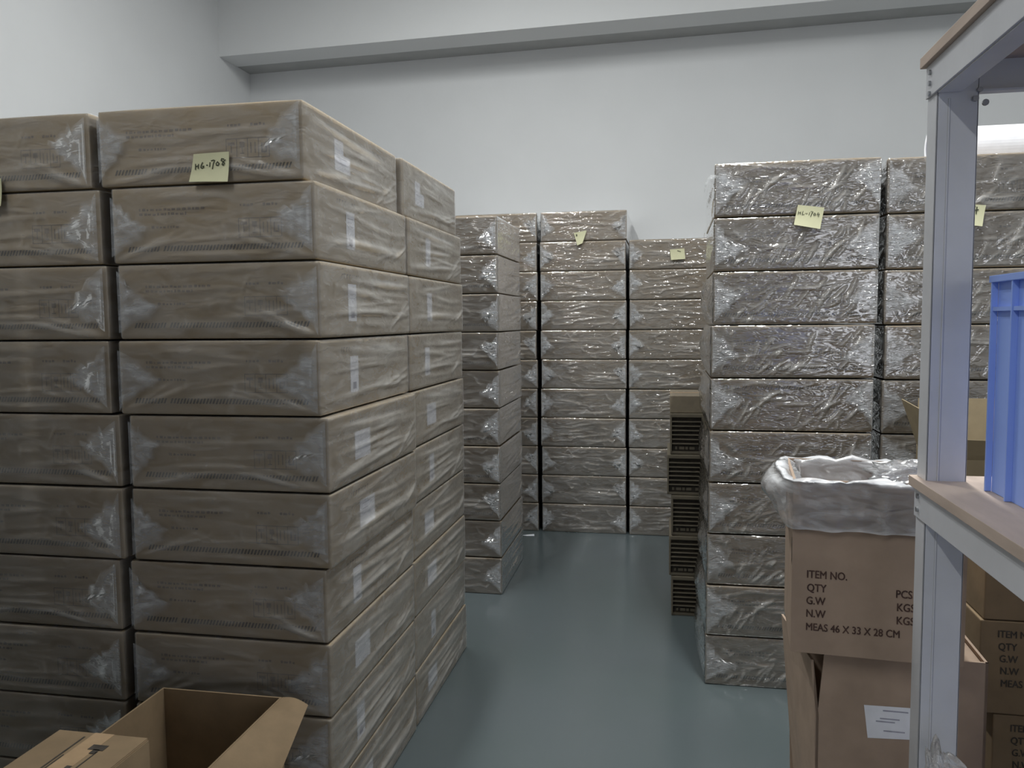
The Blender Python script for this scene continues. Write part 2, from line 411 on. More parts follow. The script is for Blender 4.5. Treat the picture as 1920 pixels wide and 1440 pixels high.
def side_text_mesh(W, D, H, seed):
    rng = random.Random(seed); bm = bmesh.new(); x = W/2-.0035+.0007
    for (zz, a, b) in ((H*.80, -D*.30, -D*.12), (H*.78, D*.02, D*.36)):
        yy = a
        while yy < b:
            ww = rng.uniform(.006, .014); zt = zz+rng.uniform(.012, .016)
            add_quad(bm, [(x, yy, zz), (x, yy+ww*.35, zz), (x, yy+ww*.35, zt), (x, yy, zt)])
            add_quad(bm, [(x, yy+ww*.35, zt-.004), (x, yy+ww, zt-.004), (x, yy+ww, zt), (x, yy+ww*.35, zt)]); yy += ww+.008
    me = bpy.data.meshes.new('printed_lettering'); bm.to_mesh(me); bm.free(); me.materials.append(INK_F); return me
def label_mesh(kind, W, seed):
    rng = random.Random(seed); bm = bmesh.new(); x = W/2-.0035+.0012; e = .0006
    def q(y0, y1, z0, z1, sh=0, mi=0, xx=x): add_quad(bm, [(xx, y0, z0), (xx, y1, z0+sh), (xx, y1, z1+sh), (xx, y0, z1)], mi)
    if kind == 'tall':
        q(-.032, .032, .045, .152)
        for k in range(3): q(-.024, .020 - .01*(k % 2), .132-k*.011, .1335-k*.011, mi=1, xx=x+e)
        q(-.013, .013, .055, .075, mi=1, xx=x+e)
    elif kind == 'wide':
        q(-.062, .062, .060, .142)
        for k in range(3): q(-.04, .02 - .02*(k % 2), .128-k*.016, .1295-k*.016, mi=1, xx=x+e)
    else:
        q(-.055, .012, .062, .150); q(.012, .062, .062, .112)
        for k in range(2): q(-.045, .035, .100-k*.016, .1015-k*.016, mi=1, xx=x+e)
        q(-.045, .0, .136, .138, mi=1, xx=x+e)
    me = bpy.data.meshes.new('paper_label'); bm.to_mesh(me); bm.free(); me.materials.append(LABEL); me.materials.append(LABELG); return me
def carton_mesh(W, D, H, mat):
    bm = bmesh.new(); i = .0035
    add_box(bm, -W/2+i, W/2-i, -D/2+i, D/2-i, .001, H-i, bev=.004)
    me = bpy.data.meshes.new('carton'); bm.to_mesh(me); bm.free(); me.materials.append(mat); return me

class Kind:
    def __init__(s, W, D, H, fstyle, sstyle, film, fold, seed, nvar=3, apex=(.10, .15)):
        s.W, s.D, s.H = W, D, H
        s.carton = carton_mesh(W, D, H, CARD_W if fstyle == 'dull' else CARD_L)
        s.films = [film_mesh('film_wrap', W, D, H, fstyle, sstyle, seed+i) for i in range(nvar)]
        for f in s.films: f.materials.append(film)
        rg = random.Random(seed)
        s.fl = [fold_patch('film_fold', seed+20+i, W, D, H, -1, rg.uniform(*apex)) for i in range(4)]
        s.fr = [fold_patch('film_fold', seed+40+i, W, D, H, 1, rg.uniform(*apex)) for i in range(4)]
        for f in s.fl+s.fr: f.materials.append(fold)
        s.stripe = stripe_mesh(W, D, seed); s.stripe_up = stripe_mesh(W, D, seed+1, z0=H-.044)
        s.marks = marks_mesh(W, D, H, seed); s.side = side_text_mesh(W, D, H, seed)
        s.lab = {k: label_mesh(k, W, seed) for k in ('tall', 'wide', 'step')}
KA = Kind(.600, .760, .2070, 'dull', 'side', FILM_A, FOLD_A, 100, 4, (.095, .15))
KB = Kind(.598, .680, .2040, 'crisp', 'side', FILM_B, FOLD_C, 300, 4, (.09, .13))
KC = Kind(.618, .680, .2090, 'diag', 'side', FILM_C, FOLD_C, 500, 4, (.10, .14))
ORD = ['topmost', 'second from top', 'third from top', 'fourth from top', 'fifth from top', 'sixth from top', 'seventh from top',
       'eighth from top', 'ninth from top', 'tenth from top', 'bottom one']
GRP = 'plastic-wrapped brown cartons piled in stacks'
rnd = random.Random(7)
def wrapped(K, x, y, z, rz, label, vi, folds='LR', stripe=1, marks=True, side=True, lab=None, laby=-.12):
    t = thing('wrapped_carton', label, 'box', (x, y, z), rz, GRP)
    link('carton', K.carton, None, t)
    fw = link('film_wrap', K.films[vi % len(K.films)], None, t)
    if 'L' in folds: link('film_fold', K.fl[(vi*3+1) % 4], None, fw)
    if 'R' in folds: link('film_fold', K.fr[(vi*5+2) % 4], None, fw)
    if stripe == 1: link('printed_stripe', K.stripe, None, t)
    if stripe == 2: link('printed_stripe', K.stripe_up, None, t)
    if marks: link('printed_marks', K.marks, None, t)
    if side: link('printed_lettering', K.side, None, t)
    if lab:
        o = link('paper_label', K.lab[lab], None, t); o.location = (0, laby, 0); o['label'] = 'white paper label under the film'
    return t
def stack(K, n, pitch, xr, yf, desc, xs=None, jit=.004, rj=.004, stripes=None, labs=None, marks=True, side=True, folds='LR', laby=-.12, seed=0):
    rg = random.Random(seed); out = []
    for i in range(n):           # i = 0 is the topmost
        x = (xs[i] if xs else xr) - K.W/2 + (0 if xs else rg.uniform(-jit, jit))
        y = yf + K.D/2 + rg.uniform(-jit, jit)
        lo = 'bottom one' if i == n-1 else ORD[i]
        t = wrapped(K, x, y, (n-1-i)*pitch, rg.uniform(-rj, rj), 'plastic-wrapped brown carton, %s %s' % (lo, desc), i*7+seed,
                    folds, (stripes[i] if stripes else 1), marks, side, labs[i] if labs else None, laby+rg.uniform(-.03, .03))
        out.append(t)
    return out
XA = [-.935, -.906, -.899, -.904, -.884, -.886, -.902, -.899, -.900, -.900]
LA = ['step', 'tall', 'tall', 'tall', 'wide', 'wide', 'tall', 'wide', 'tall', 'wide']
stack(KA, 10, .2085, 0, 2.035, 'in the near stack bearing the HG note', xs=XA, labs=LA, seed=1, laby=-.13)
LA2 = ['step', 'tall', 'tall', 'tall', 'wide', 'tall', 'wide', 'wide', 'tall', 'wide']
stack(KA, 10, .2085, 0, 2.812, 'in the stack directly behind the HG note stack', xs=[x+rnd.uniform(-.004, .004)+(.012 if i == 0 else 0) for i, x in enumerate([-.937]+[-.902]*9)], labs=LA2, seed=2, folds='', laby=-.14)
stack(KA, 11, .2085, -1.16, .335, 'in the added shade stack beside the camera', seed=12, folds='', marks=False, side=False)  # unseen stack, added to throw shade on the lower left
stack(KA, 11, .2085, -1.785, .335, 'in the outer added shade stack, out of view', seed=13, folds='', marks=False, side=False)  # second added stack out of view, widens that shade
XA0 = [x-.622+d for x, d in zip(XA, (-.004, -.012, -.006, -.008, -.006, -.002, -.008, -.008, -.010, -.010))]
stack(KA, 10, .2085, 0, 2.035, 'in the near stack cut off by the left edge', xs=XA0, seed=3)
stack(KB, 10, .2065, -.889, 4.305, 'in the middle-distance stack beyond the HG block', seed=4, labs=['tall', 'wide', 'tall', 'step', 'wide', 'tall', 'tall', 'wide', 'tall', 'wide'],
      stripes=[1, 1, 1, 1, 0, 1, 1, 1, 0, 0], laby=-.08, marks=False)
stack(KB, 11, .2050, -.898, 5.69, 'in the mostly hidden back-wall stack at left', seed=5, stripes=[0]*11, marks=False, side=False, jit=.004)
stack(KB, 11, .2050, -.276, 5.69, 'in the tallest back-wall stack facing the aisle', seed=6, stripes=[0]*11, marks=False, side=False, jit=.004)
stack(KB, 10, .2050, .340, 5.685, 'in the lower back-wall stack behind the trays', seed=8, stripes=[0]*10, marks=False, side=False, jit=.003)
stC = stack(KC, 10, .2113, 0, 3.355, 'in the right stack bearing the HL note', xs=[.797, .797, .797, .790, .788, .786, .782, .780, .778, .776], seed=9,
      stripes=[1, 1, 1, 1, 2, 1, 1, 1, 1, 1])
stack(KC, 10, .2106, 1.432, 3.355, 'in the stack half hidden by the rack post', seed=10, folds='L')

# loose film tail on the top carton of the right stack
def ribbon(name, pts, wvec, mat, parent, sub=5, wob=.004, seed=0):
    bm = bmesh.new(); rows = []
    P = [Vector(p) for p in pts]; n = len(P)
    for i in range((n-1)*6+1):
        t = i/6; k = min(int(t), n-2); f = t-k
        a, b, c, d = P[max(k-1, 0)], P[k], P[k+1], P[min(k+2, n-1)]
        q = .5*((2*b)+(c-a)*f+(2*a-5*b+4*c-d)*f*f+(3*b-a-3*c+d)*f**3)
        row = []
        for j in range(sub+1):
            v = q + Vector(wvec)*(j/sub-.5)*(1-.4*abs(2*t/(n-1)-1))
            nn = noise.noise_vector(v*20+Vector((seed, 0, 0)))
            row.append(bm.verts.new(v+nn*wob))
        rows.append(row)
    for i in range(len(rows)-1):
        for j in range(sub): bm.faces.new((rows[i][j], rows[i][j+1], rows[i+1][j+1], rows[i+1][j]))
    return bm_link(name, bm, mat, parent, smooth=True)
W2 = KC.W/2
ribbon('film_tail', [(-W2+.03, -.345, .15), (-W2-.012, -.345, .155), (-W2-.034, -.335, .12), (-W2-.038, -.31, .07)], (0, .004, .018), TAIL, stC[0], seed=3)
ribbon('film_tail', [(-W2-.002, -.33, .01), (-W2-.016, -.32, -.02), (-W2-.034, -.31, -.06), (-W2-.036, -.30, -.085)], (0, .03, .015), TAIL, stC[0], seed=5)
# film bulging loosely off the left ends of the right stack
for i in range(2, 10):
    rg = random.Random(i+60); b = rg.uniform(.012, .03)
    bm = bmesh.new(); rows = []
    for a in range(15):
        u = a/14; row = []
        for c in range(11):
            v = c/10
            bul = math.sin(math.pi*u)**.6*math.sin(math.pi*v)**.7
            nn = noise.turbulence(Vector((u*7+i*3, v*4, i)), 3, True)
            row.append(bm.verts.new((-W2-.001-bul*(b+.016*nn), -.33+u*.66, .006+v*.195)))
        rows.append(row)
    for a in range(14):
        for c in range(10): bm.faces.new((rows[a][c], rows[a+1][c], rows[a+1][c+1], rows[a][c+1]))
    bm_link('loose_film', bm, FILM_C, stC[i], smooth=True)

# ------------------------------------------------------------------ sticky notes
GLY = {  # pen strokes in a 1 x 1.4 cell
 'H': [[(.15, 1.1), (.05, 0)], [(.1, .5), (.75, .7)], [(.85, 1.0), (.72, .1)]],
 'G': [[(.6, 1.25), (.25, .7), (.15, .25), (.4, .05), (.8, .15), (.85, .45), (.5, .42)]],
 'L': [[(.45, 1.25), (.25, .6), (.2, .1), (.95, .12)]],
 '-': [[(.1, .55), (.8, .6)]],
 '.': [[(.3, .55), (.5, .55)]],
 '1': [[(.5, 1.0), (.40, .15)]],
 '7': [[(.1, 1.35), (.6, 1.4), (.85, 1.3), (.5, .6), (.25, -.4)]],
 '0': [[(.5, .95), (.15, .6), (.2, .25), (.6, .15), (.85, .5), (.5, .95)]],
 '8': [[(.8, 1.3), (.3, 1.45), (.15, 1.1), (.6, .8), (.9, .4), (.6, 0), (.3, .25), (.6, .75), (1.1, 1.1)]],
 '4': [[(.45, 1.2), (.1, .45), (1.0, .5)], [(.75, 1.0), (.6, -.2)]],
 'a': [[(.2, .9), (.5, 1.0), (.6, .5), (.3, .3)]],
}
def strokes(bm, lines, wd, y):
    for ln in lines:
        for (a, b) in zip(ln[:-1], ln[1:]):
            d = Vector((b[0]-a[0], b[1]-a[1])); 
            if d.length < 1e-6: continue
            d.normalize(); n = Vector((-d.y, d.x))*wd/2; e = d*wd*.35
            p = [(a[0]-e.x+n.x, a[1]-e.y+n.y), (a[0]-e.x-n.x, a[1]-e.y-n.y), (b[0]+e.x-n.x, b[1]+e.y-n.y), (b[0]+e.x+n.x, b[1]+e.y+n.y)]
            add_quad(bm, [(q[0], y, q[1]) for q in p])
def note(label, corners, y, text=None, tx=.0, tz=.0, cell=.012, ang=0.0, wd=.0032, curl=.012, ys=0):
    """corners: lower-left, lower-right, upper-right, upper-left as (x, z)"""
    cx = sum(c[0] for c in corners)/4; cz = sum(c[1] for c in corners)/4
    t = thing('sticky_note', label, 'sticky note', (cx, y, cz), 0, 'yellow sticky notes on the cartons')
    bm = bmesh.new(); N = 8; rows = []; back = []
    ll, lr, ur, ul = [Vector((c[0]-cx, c[1]-cz)) for c in corners]
    for j in range(N+1):
        v = j/N; row = []; rb = []
        for i in range(N+1):
            u = i/N; p = (ll*(1-u)+lr*u)*(1-v)+(ul*(1-u)+ur*u)*v
            yy = -curl*(1-v)**2 - .0015*math.sin(3*u)
            row.append(bm.verts.new((p.x, yy, p.y))); rb.append(bm.verts.new((p.x, yy+.0006, p.y)))
        rows.append(row); back.append(rb)
    for j in range(N):
        for i in range(N):
            bm.faces.new((rows[j][i], rows[j][i+1], rows[j+1][i+1], rows[j+1][i]))
            bm.faces.new((back[j][i], back[j+1][i], back[j+1][i+1], back[j][i+1]))
    bm_link('paper', bm, NOTE, t, smooth=True)
    if text:
        bm = bmesh.new(); x = tx; L = []
        ca, sa = math.cos(ang), math.sin(ang)
        for ch in text:
            adv = {'.': .6, '1': .75, '-': 1.0, '7': 1.0}.get(ch, 1.2)
            for ln in GLY[ch]: L.append([(tx+((x-tx)+a*cell)*ca-(tz*0+b*cell)*sa, tz+((x-tx)+a*cell)*sa+b*cell*ca) for a, b in ln])
            x += adv*cell
        strokes(bm, L, wd, 0)
        H_ = max(c[1] for c in corners)-min(c[1] for c in corners)
        for v in bm.verts:
            vv = min(max((v.co.z+H_/2)/H_, 0), 1); v.co.y = -curl*(1-vv)**2-.0032
        bm_link('handwriting', bm, PEN, t)
    return t
note('square yellow sticky note handwritten HG 1708 on the near stack', [(-1.252, 1.878), (-1.140, 1.874), (-1.140, 1.954), (-1.243, 1.952)], 2.022, 'HG.1708', -.042, -.004, .0125, .09, .0030)
note('tilted yellow sticky note handwritten HL-1704 on the right stack', [(.477, 1.860), (.573, 1.841), (.589, 1.923), (.492, 1.937)], 3.340, 'HL-1704', -.041, .010, .0108, -.12, .0022)
note('pointed yellow sticky note on the tallest back-wall stack', [(-.611, 2.015), (-.575, 2.030), (-.548, 2.118), (-.636, 2.103)], 5.676, 'a', -.03, .01, .014, 0, .005, curl=.02)
note('blank yellow sticky note on the lower back-wall stack', [(.022, 1.902), (.117, 1.907), (.110, 1.978), (.015, 1.973)], 5.672, '-', -.01, .01, .03, -.4, .004)
note('yellow sticky note cut off by the left picture edge', [(-1.935, 1.832), (-1.833, 1.835), (-1.838, 1.913), (-1.94, 1.912)], 2.022, '0', .03, -.012, .016, 0, .004)
note('yellow sticky note half hidden behind the rack post', [(1.055, 1.845), (1.143, 1.834), (1.157, 1.912), (1.07, 1.92)], 3.340, '4', .004, .008, .02, 0, .004)

# ------------------------------------------------------------------ slatted trays stacked behind the right stack
t0y = 4.13
for k in range(5):
    z = k*.2072; dx = [0.012, 0.0, .010, -.012, .002][k]
    t = thing('slatted_tray', 'brown slatted plastic tray, %s in the tray pile beside the right stack' % ['lowest', 'second from floor', 'middle', 'second from top', 'topmost'][k],
              'tray', (.155+dx, t0y+.2, z), 0, 'slatted trays piled behind the right stack')
    hw = .140
    bm = bmesh.new()
    add_box(bm, -hw, hw, -.19, .2, 0.0, .014, bev=.003); add_box(bm, -hw, hw, -.2, .2, .185, .205, bev=.004)
    add_box(bm, -hw, -hw+.008, -.2, .2, .012, .19); add_box(bm, hw-.008, hw, -.2, .2, .012, .19); add_box(bm, -hw, hw, .19, .2, .012, .19)
    bm_link('tray_frame', bm, TRAY, t)
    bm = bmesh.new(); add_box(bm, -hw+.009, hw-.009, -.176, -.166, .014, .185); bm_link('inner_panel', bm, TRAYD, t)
    bm = bmesh.new()
    for j in range(6): add_box(bm, -hw+.008, hw-.008, -.198, -.178, .050+j*.0222, .0555+j*.0222, bev=.0012)
    bm_link('slats', bm, TRAY, t)
    bm = bmesh.new()
    for j, (a, b) in enumerate(((-.115, -.105), (-.095, -.07), (-.065, -.052), (-.045, -.02), (.0, .02))): add_box(bm, a, b, -.184, -.176, .022, .036, bev=.001)
    bm_link('moulded_marks', bm, TRAY, t)
# flat carton blank lying on the tray pile
t = thing('cardboard_box', 'shallow plain cardboard box on top of the tray pile', 'box', (.155, t0y+.2, 1.0355))
bm = bmesh.new(); add_box(bm, -.14, .16, -.19, .19, 0, .086, bev=.003); bm_link('body', bm, basic('dull_card', (.26, .215, .155), .85), t)
bm = bmesh.new(); add_box(bm, -.14, .16, -.03, .03, .0855, .0868); bm_link('tape', bm, TAPE, t)

# scrap of paper on the floor
bm = bmesh.new()
pts = [(-.045, -.01, .002), (.0, .012, .004), (.035, .004, .010), (.04, -.02, .003), (-.01, -.022, .002)]
vs = [bm.verts.new(p) for p in pts]; bm.faces.new(vs)
r = bmesh.ops.extrude_face_region(bm, geom=list(bm.faces))
for g in r['geom']:
    if isinstance(g, bmesh.types.BMVert): g.co.z += .001
o = bm_link('paper_scrap', bm, LABEL); o.location = (-.945, 5.56, -.0005)
tag(o, 'small white paper scrap on the floor at the aisle end', 'paper')

# ------------------------------------------------------------------ text meshes
def text_mesh(name, rows, mat, parent, loc, rot, thick=0.0):
    """rows: (string, x, z, height)"""
    for s, x, z, h in rows:
        c = bpy.data.curves.new('t', 'FONT'); c.body = s; c.size = h*1.35; c.resolution_u = 3; c.offset = 0.0
        o = bpy.data.objects.new('t', c); COL.objects.link(o)
        bpy.context.view_layer.update()
        me = o.evaluated_get(bpy.context.evaluated_depsgraph_get()).to_mesh()
        V = [(x+v.co.x*.82, 0, z+v.co.y) for v in me.vertices]; F = [tuple(p.vertices) for p in me.polygons]
        nV, F0 = len(V), list(F)                      # heavier printed stroke
        for k, (dx, dz) in enumerate(((h*.055, 0), (h*.027, h*.04))):
            V += [(a+dx, -.00008*(k+1), c_+dz) for a, b, c_ in V[:nV]]; F += [tuple(i+nV*(k+1) for i in f) for f in F0]
        bpy.data.objects.remove(o, do_unlink=True); bpy.data.curves.remove(c)
        me = bpy.data.meshes.new(name); me.from_pydata(V, [], F)
        o = link(name, me, mat, parent); o.location = loc; o.rotation_euler = rot

# ------------------------------------------------------------------ printed carton with liner bag (foreground right)
RZ1 = math.radians(-5.0)
p1 = thing('shipping_carton', 'pinkish carton printed ITEM NO, plastic liner over its top, beside the rack post', 'box', (.236, 1.60, .862), RZ1)
PW, PD, PH = .300, .25, .335
def open_box(bm, x0, x1, y0, y1, z0, z1, th=.005):
    add_box(bm, x0, x1, y0, y0+th, z0, z1); add_box(bm, x0, x1, y1-th, y1, z0, z1)
    add_box(bm, x0, x0+th, y0+th, y1-th, z0, z1); add_box(bm, x1-th, x1, y0+th, y1-th, z0, z1)
    add_box(bm, x0+th, x1-th, y0+th, y1-th, z0, z0+th)
bm = bmesh.new(); open_box(bm, 0, PW, 0, PD, 0, PH); bm_link('body', bm, CARD_P, p1)
text_mesh('printed_lettering', [('ITEM NO.', .026, .147, .0155), ('QTY', .027, .121, .0155), ('G.W', .026, .096, .0155), ('N.W', .026, .071, .0155),
          ('MEAS 46 X 33 X 28 CM', .026, .045, .0150), ('PCS', .182, .121, .0155), ('KGS', .184, .096, .0155), ('KGS', .184, .071, .0155), ('*', .236, .150, .02), ('-', .236, .075, .02)],
          basic('carton_print', (.085, .045, .035), .8, var=.25, scale=90), p1, (0, -.0008, 0), (0, 0, 0))
# liner bag: folded over the rim and hanging down outside
def liner():
    bm = bmesh.new(); rows = []; lay = bm.verts.layers.float.new('fold')
    per = [('f', u/26) for u in range(26)] + [('r', u/14) for u in range(14)] + [('b', u/18) for u in range(18)] + [('l', u/18) for u in range(18)]
    NV = 26
    for (s, u) in per:
        row = []
        if s == 'f': bx, by, nx, ny = u*PW, 0, 0, -1
        elif s == 'r': bx, by, nx, ny = PW, u*PD, 1, 0
        elif s == 'b': bx, by, nx, ny = PW-u*PW, PD, 0, 1
        else: bx, by, nx, ny = 0, PD-u*PD, -1, 0
        for j in range(NV+1):
            v = j/NV
            nz = noise.turbulence(Vector((bx*13+by*11, v*3.3, 1.7+by*5)), 3, True)
            n2 = noise.noise(Vector((bx*22+3, by*22, v*5)))
            n3 = noise.noise(Vector((bx*60, by*60, v*9+4)))
            if v < .28:      # inside, coming up
                f = v/.28; off = -.012-.03*(1-f)+.012*n2; z = PH-.07+.064*f
            elif v < .5:     # crumpled crest
                f = (v-.28)/.22; a = math.pi*f; off = -.012+.030*f+.010*n2; z = PH-.006+.012*math.sin(a)*(.2+1.5*nz)+.004*n2
            else:            # skirt outside
                f = (v-.5)/.5; off = .008+.007*abs(n2)+.003*n3; z = PH-.002-(.092+.004*n2)*f
                if s == 'l': off += .045*math.sin(math.pi*min(1, f*1.0)**.6)**.9*(.45+.55*math.sin(math.pi*u)) 
                if s == 'l' and u > .85: off *= .9
            if s == 'l' and .28 <= v < .5: off += .014*math.sin(math.pi*u)
            vv = bm.verts.new((bx+nx*off, by+ny*off, z)); row.append(vv)
            vv[lay] = max(0, 1-abs(v-.42)/.15)*(.5+.8*nz) + .5*max(0, n3-.15) + (.35 if v > .97 else 0) + (.25 if s == 'l' else 0)
        rows.append(row)
    n = len(rows)
    for i in range(n):
        for j in range(NV): bm.faces.new((rows[i][j], rows[(i+1) % n][j], rows[(i+1) % n][j+1], rows[i][j+1]))
    o = bm_link('liner_bag', bm, LINER, p1, smooth=True); o['label'] = 'milky plastic liner folded over the rim'
    # bunched knot of bag above the right half
    bm = bmesh.new(); bmesh.ops.create_icosphere(bm, subdivisions=4, radius=1.0)
    for v in bm.verts:
        d = v.co.normalized(); nn = noise.turbulence(d*2.3+Vector((3, 1, 2)), 4, True); n2 = noise.noise(d*5)
        rr = .55+.6*nn+.15*n2
        v.co = Vector((.205+d.x*.075*rr, .05+d.y*.05*rr, PH+.008+d.z*.030*rr))
    bm_link('liner_bunch', bm, LINER, o, smooth=True)
liner()
# tear slit at the upper left edge and glossy tape patch
bm = bmesh.new(); add_quad(bm, [(-.0006, .002, .170), (-.0006, .012, .175), (-.0006, .011, .222), (-.0006, .003, .222)]); bm_link('edge_tear', bm, TRAYD, p1)

# tall torn carton underneath
p2 = thing('shipping_carton', 'torn tall carton with white label under the ITEM NO carton', 'box', (.290, 1.625, 0), math.radians(-2.5))
QW, QD, QH = .30, .36, .858
bm = bmesh.new(); th = .005
# walls with a left wall that leans out towards the top
def slab(bm, pts, nrm, th):
    n = Vector(nrm).normalized()*th
    a = [bm.verts.new(p) for p in pts]; b = [bm.verts.new(Vector(p)+n) for p in pts]
    bm.faces.new(a); bm.faces.new(b[::-1])
    for i in range(len(pts)): bm.faces.new((a[i], a[(i+1) % len(pts)], b[(i+1) % len(pts)], b[i]))
slab(bm, [(0.003, 0, 0), (QW, 0, 0), (QW, 0, QH), (.013, 0, QH), (.003, 0, QH-.12)], (0, 1, 0), th)
slab(bm, [(0, QD, 0), (QW, QD, 0), (QW, QD, QH), (-.02, QD, QH)], (0, -1, 0), th)
slab(bm, [(QW, 0, 0), (QW, QD, 0), (QW, QD, QH), (QW, 0, QH)], (-1, 0, 0), th)
slab(bm, [(0, 0, 0), (0, QD, 0), (-.003, QD, QH-.45), (0, 0, QH-.45)], (1, 0, 0), th)
slab(bm, [(0, 0, QH-.45), (-.003, QD, QH-.45), (-.035, QD, QH-.06), (-.012, 0.0, QH-.02), (-.0005, 0, QH-.13)], (1, 0, 0), th)
slab(bm, [(.005, .005, 0), (QW-.005, .005, 0), (QW-.005, QD-.005, 0), (.005, QD-.005, 0)], (0, 0, 1), th)
slab(bm, [(.02, .012, QH-.008), (QW-.006, .012, QH-.008), (QW-.006, QD-.006, QH-.008), (-.0, QD-.006, QH-.008)], (0, 0, -1), th)
bm_link('body', bm, CARD_P, p2)
bm = bmesh.new(); y = -.0009
add_quad(bm, [(.094, y, .692), (.180, y, .697), (.172, y, .759), (.086, y, .757)])
for (a, b, z) in ((.12, .165, .748), (.115, .15, .732), (.108, .142, .726), (.122, .16, .708)): add_quad(bm, [(a, y-.0004, z), (b, y-.0004, z), (b, y-.0004, z+.0025), (a, y-.0004, z+.0025)], 1)
o = bm_link('paper_label', bm, LABEL, p2, extra=[LABELG]); o['label'] = 'white paper label'

# ------------------------------------------------------------------ dark printed cartons seen beyond the rack post
names = ['lowest', 'second from floor', 'middle', 'second from top', 'topmost']
for k in range(5):
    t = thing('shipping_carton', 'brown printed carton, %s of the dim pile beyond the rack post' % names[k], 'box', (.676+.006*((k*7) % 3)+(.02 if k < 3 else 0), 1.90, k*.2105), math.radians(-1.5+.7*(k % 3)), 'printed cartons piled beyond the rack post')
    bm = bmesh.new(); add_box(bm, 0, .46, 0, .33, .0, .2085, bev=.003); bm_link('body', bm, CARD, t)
    bm = bmesh.new(); add_box(bm, 0.002, .458, .14, .19, .2083, .2092); bm_link('tape', bm, TAPE, t)
    if k != 4:
        text_mesh('printed_lettering', [('ITEM NO.', .034, .172, .0165), ('QTY', .036, .144, .0165), ('G.W', .039, .117, .0165), ('N.W', .041, .090, .0165), ('MEAS', .043, .062, .0165),
              ('PCS', .24, .144, .0165), ('KGS', .24, .117, .0165), ('KGS', .24, .090, .0165)], INK, t, (0, -.0009, 0), (0, 0, 0))

# ------------------------------------------------------------------ open carton behind the post, on a closed one
def plain_carton(label, loc, W, D, H, rz, mat):
    t = thing('shipping_carton', label, 'box', loc, rz)
    bm = bmesh.new(); add_box(bm, 0, W, 0, D, 0, H, bev=.003); bm_link('body', bm, mat, t)
    bm = bmesh.new(); add_box(bm, .003, W-.003, D/2-.025, D/2+.025, H-.0003, H+.0006); bm_link('tape', bm, TAPE, t)
    return t
plain_carton('closed carton under the open yellowish carton behind the rack post', (.840, 2.68, 0), .40, .34, .62, 0, CARD_Y)
t = thing('open_carton', 'open yellowish carton with raised flaps, behind the rack post', 'box', (.845, 2.70, .622), 0)
bm = bmesh.new(); open_box(bm, 0, .38, 0, .30, 0, .44); bm_link('body', bm, CARD_Y, t)
bm = bmesh.new(); slab(bm, [(0, .01, .44), (0, .29, .44), (-.055, .29, .60), (-.045, .05, .58)], (1, 0, 0), .004); bm_link('flap', bm, CARD_Y, t)
bm = bmesh.new(); slab(bm, [(.0, .0, .44), (.38, .0, .44), (.37, -.05, .50), (.02, -.05, .51)], (0, 1, 0), .004); bm_link('flap', bm, CARD_Y, t)
bm = bmesh.new(); slab(bm, [(.0, .30, .44), (.38, .30, .44), (.37, .33, .60), (.01, .33, .60)], (0, -1, 0), .004); bm_link('flap', bm, CARD_Y, t)
bm = bmesh.new(); add_box(bm, .0, .38, -.0008, 0, .34, .38); bm_link('tape', bm, TAPE, t)

# ------------------------------------------------------------------ white foam roll on the right stacks
t = thing('foam_roll', 'white foam roll lying on the stack beyond the rack', 'roll', (1.02, 3.56, .0))
bm = bmesh.new(); R0 = .070; zc = 10*.2106+R0
add_cyl(bm, (.45, 0, zc), (1, 0, 0), R0, .90, 40); o = bm_link('roll', bm, FOAM, t, smooth=False)
bm = bmesh.new()
for k in range(3): add_cyl(bm, (-.0008*(3-k), 0, zc), (1, 0, 0), .016+.014*k, .002, 24)
bm_link('roll_end', bm, LABELG, t)

# ------------------------------------------------------------------ grey steel rack
rack = thing('storage_rack', 'grey steel rack with pale board shelves at the right edge', 'rack', (.41, 1.40, 0))
def rel(bm_boxes, name, mat, bev=.0, parent=None):
    bm = bmesh.new()
    for b in bm_boxes: add_box(bm, *b, bev=bev)
    return bm_link(name, bm, mat, parent or rack)
ZT = 1.898; YL = -1.42
def post(x, y, sx, sy):
    # channel post: wide face and two returns
    a, b = (0, .060) if sx > 0 else (-.060, 0)
    bl = [(x+a, x+b, y, y+.003*sy, 0, ZT-.004) if sy > 0 else (x+a, x+b, y+.003*sy, y, 0, ZT-.004),
          (x+a, x+a+.003, min(y, y+.048*sy), max(y, y+.048*sy), 0, ZT-.004),
          (x+b-.003, x+b, min(y, y+.02*sy), max(y, y+.02*sy), 0, ZT-.004),
          (x+a+.016, x+a+.019, min(y-.0015*sy, y), max(y-.0015*sy, y), 0, ZT-.06)]
    o = rel(bl, 'post', STEEL, bev=.0012); return o
pA = post(0, 0, 1, 1); post(.52, 0, -1, 1); post(0, YL+.05, 1, -1); post(.52, YL+.05, -1, -1)
# foot plates
for (x, y) in ((0, 0), (.46, 0), (0, YL), (.46, YL)): rel([(x, x+.06, y, y+.05, 0, .004)], 'foot_plate', STEELD)
def shelf(ztop, back=True):
    zb = ztop-.0165
    # side beams (run towards the camera), with an inner ledge, and end beams
    for x0, x1, xi0, xi1 in ((-.004, 0.0, 0.0, .034), (.520, .524, .486, .520)):
        rel([(x0, x1, YL, .045, zb-.050, zb), (xi0, xi1, YL+.055, -.003, zb-.052, zb-.049), (xi0, xi1, YL+.055, -.003, zb-.003, zb)], 'side_beam', STEEL, bev=.0008)
    for y0 in (.020, YL+.005): rel([(.064, .456, y0, y0+.003, zb-.050, zb), (.064, .456, y0-.018, y0, zb-.052, zb-.049)], 'end_beam', STEEL)
    o = rel([(-.012, .532, YL-.008, .052, zb, ztop)], 'shelf_board', BOARD, bev=.0008)
    rel([(.25, .27, YL+.02, .018, zb-.030, zb-.001)], 'stiffener', STEEL)
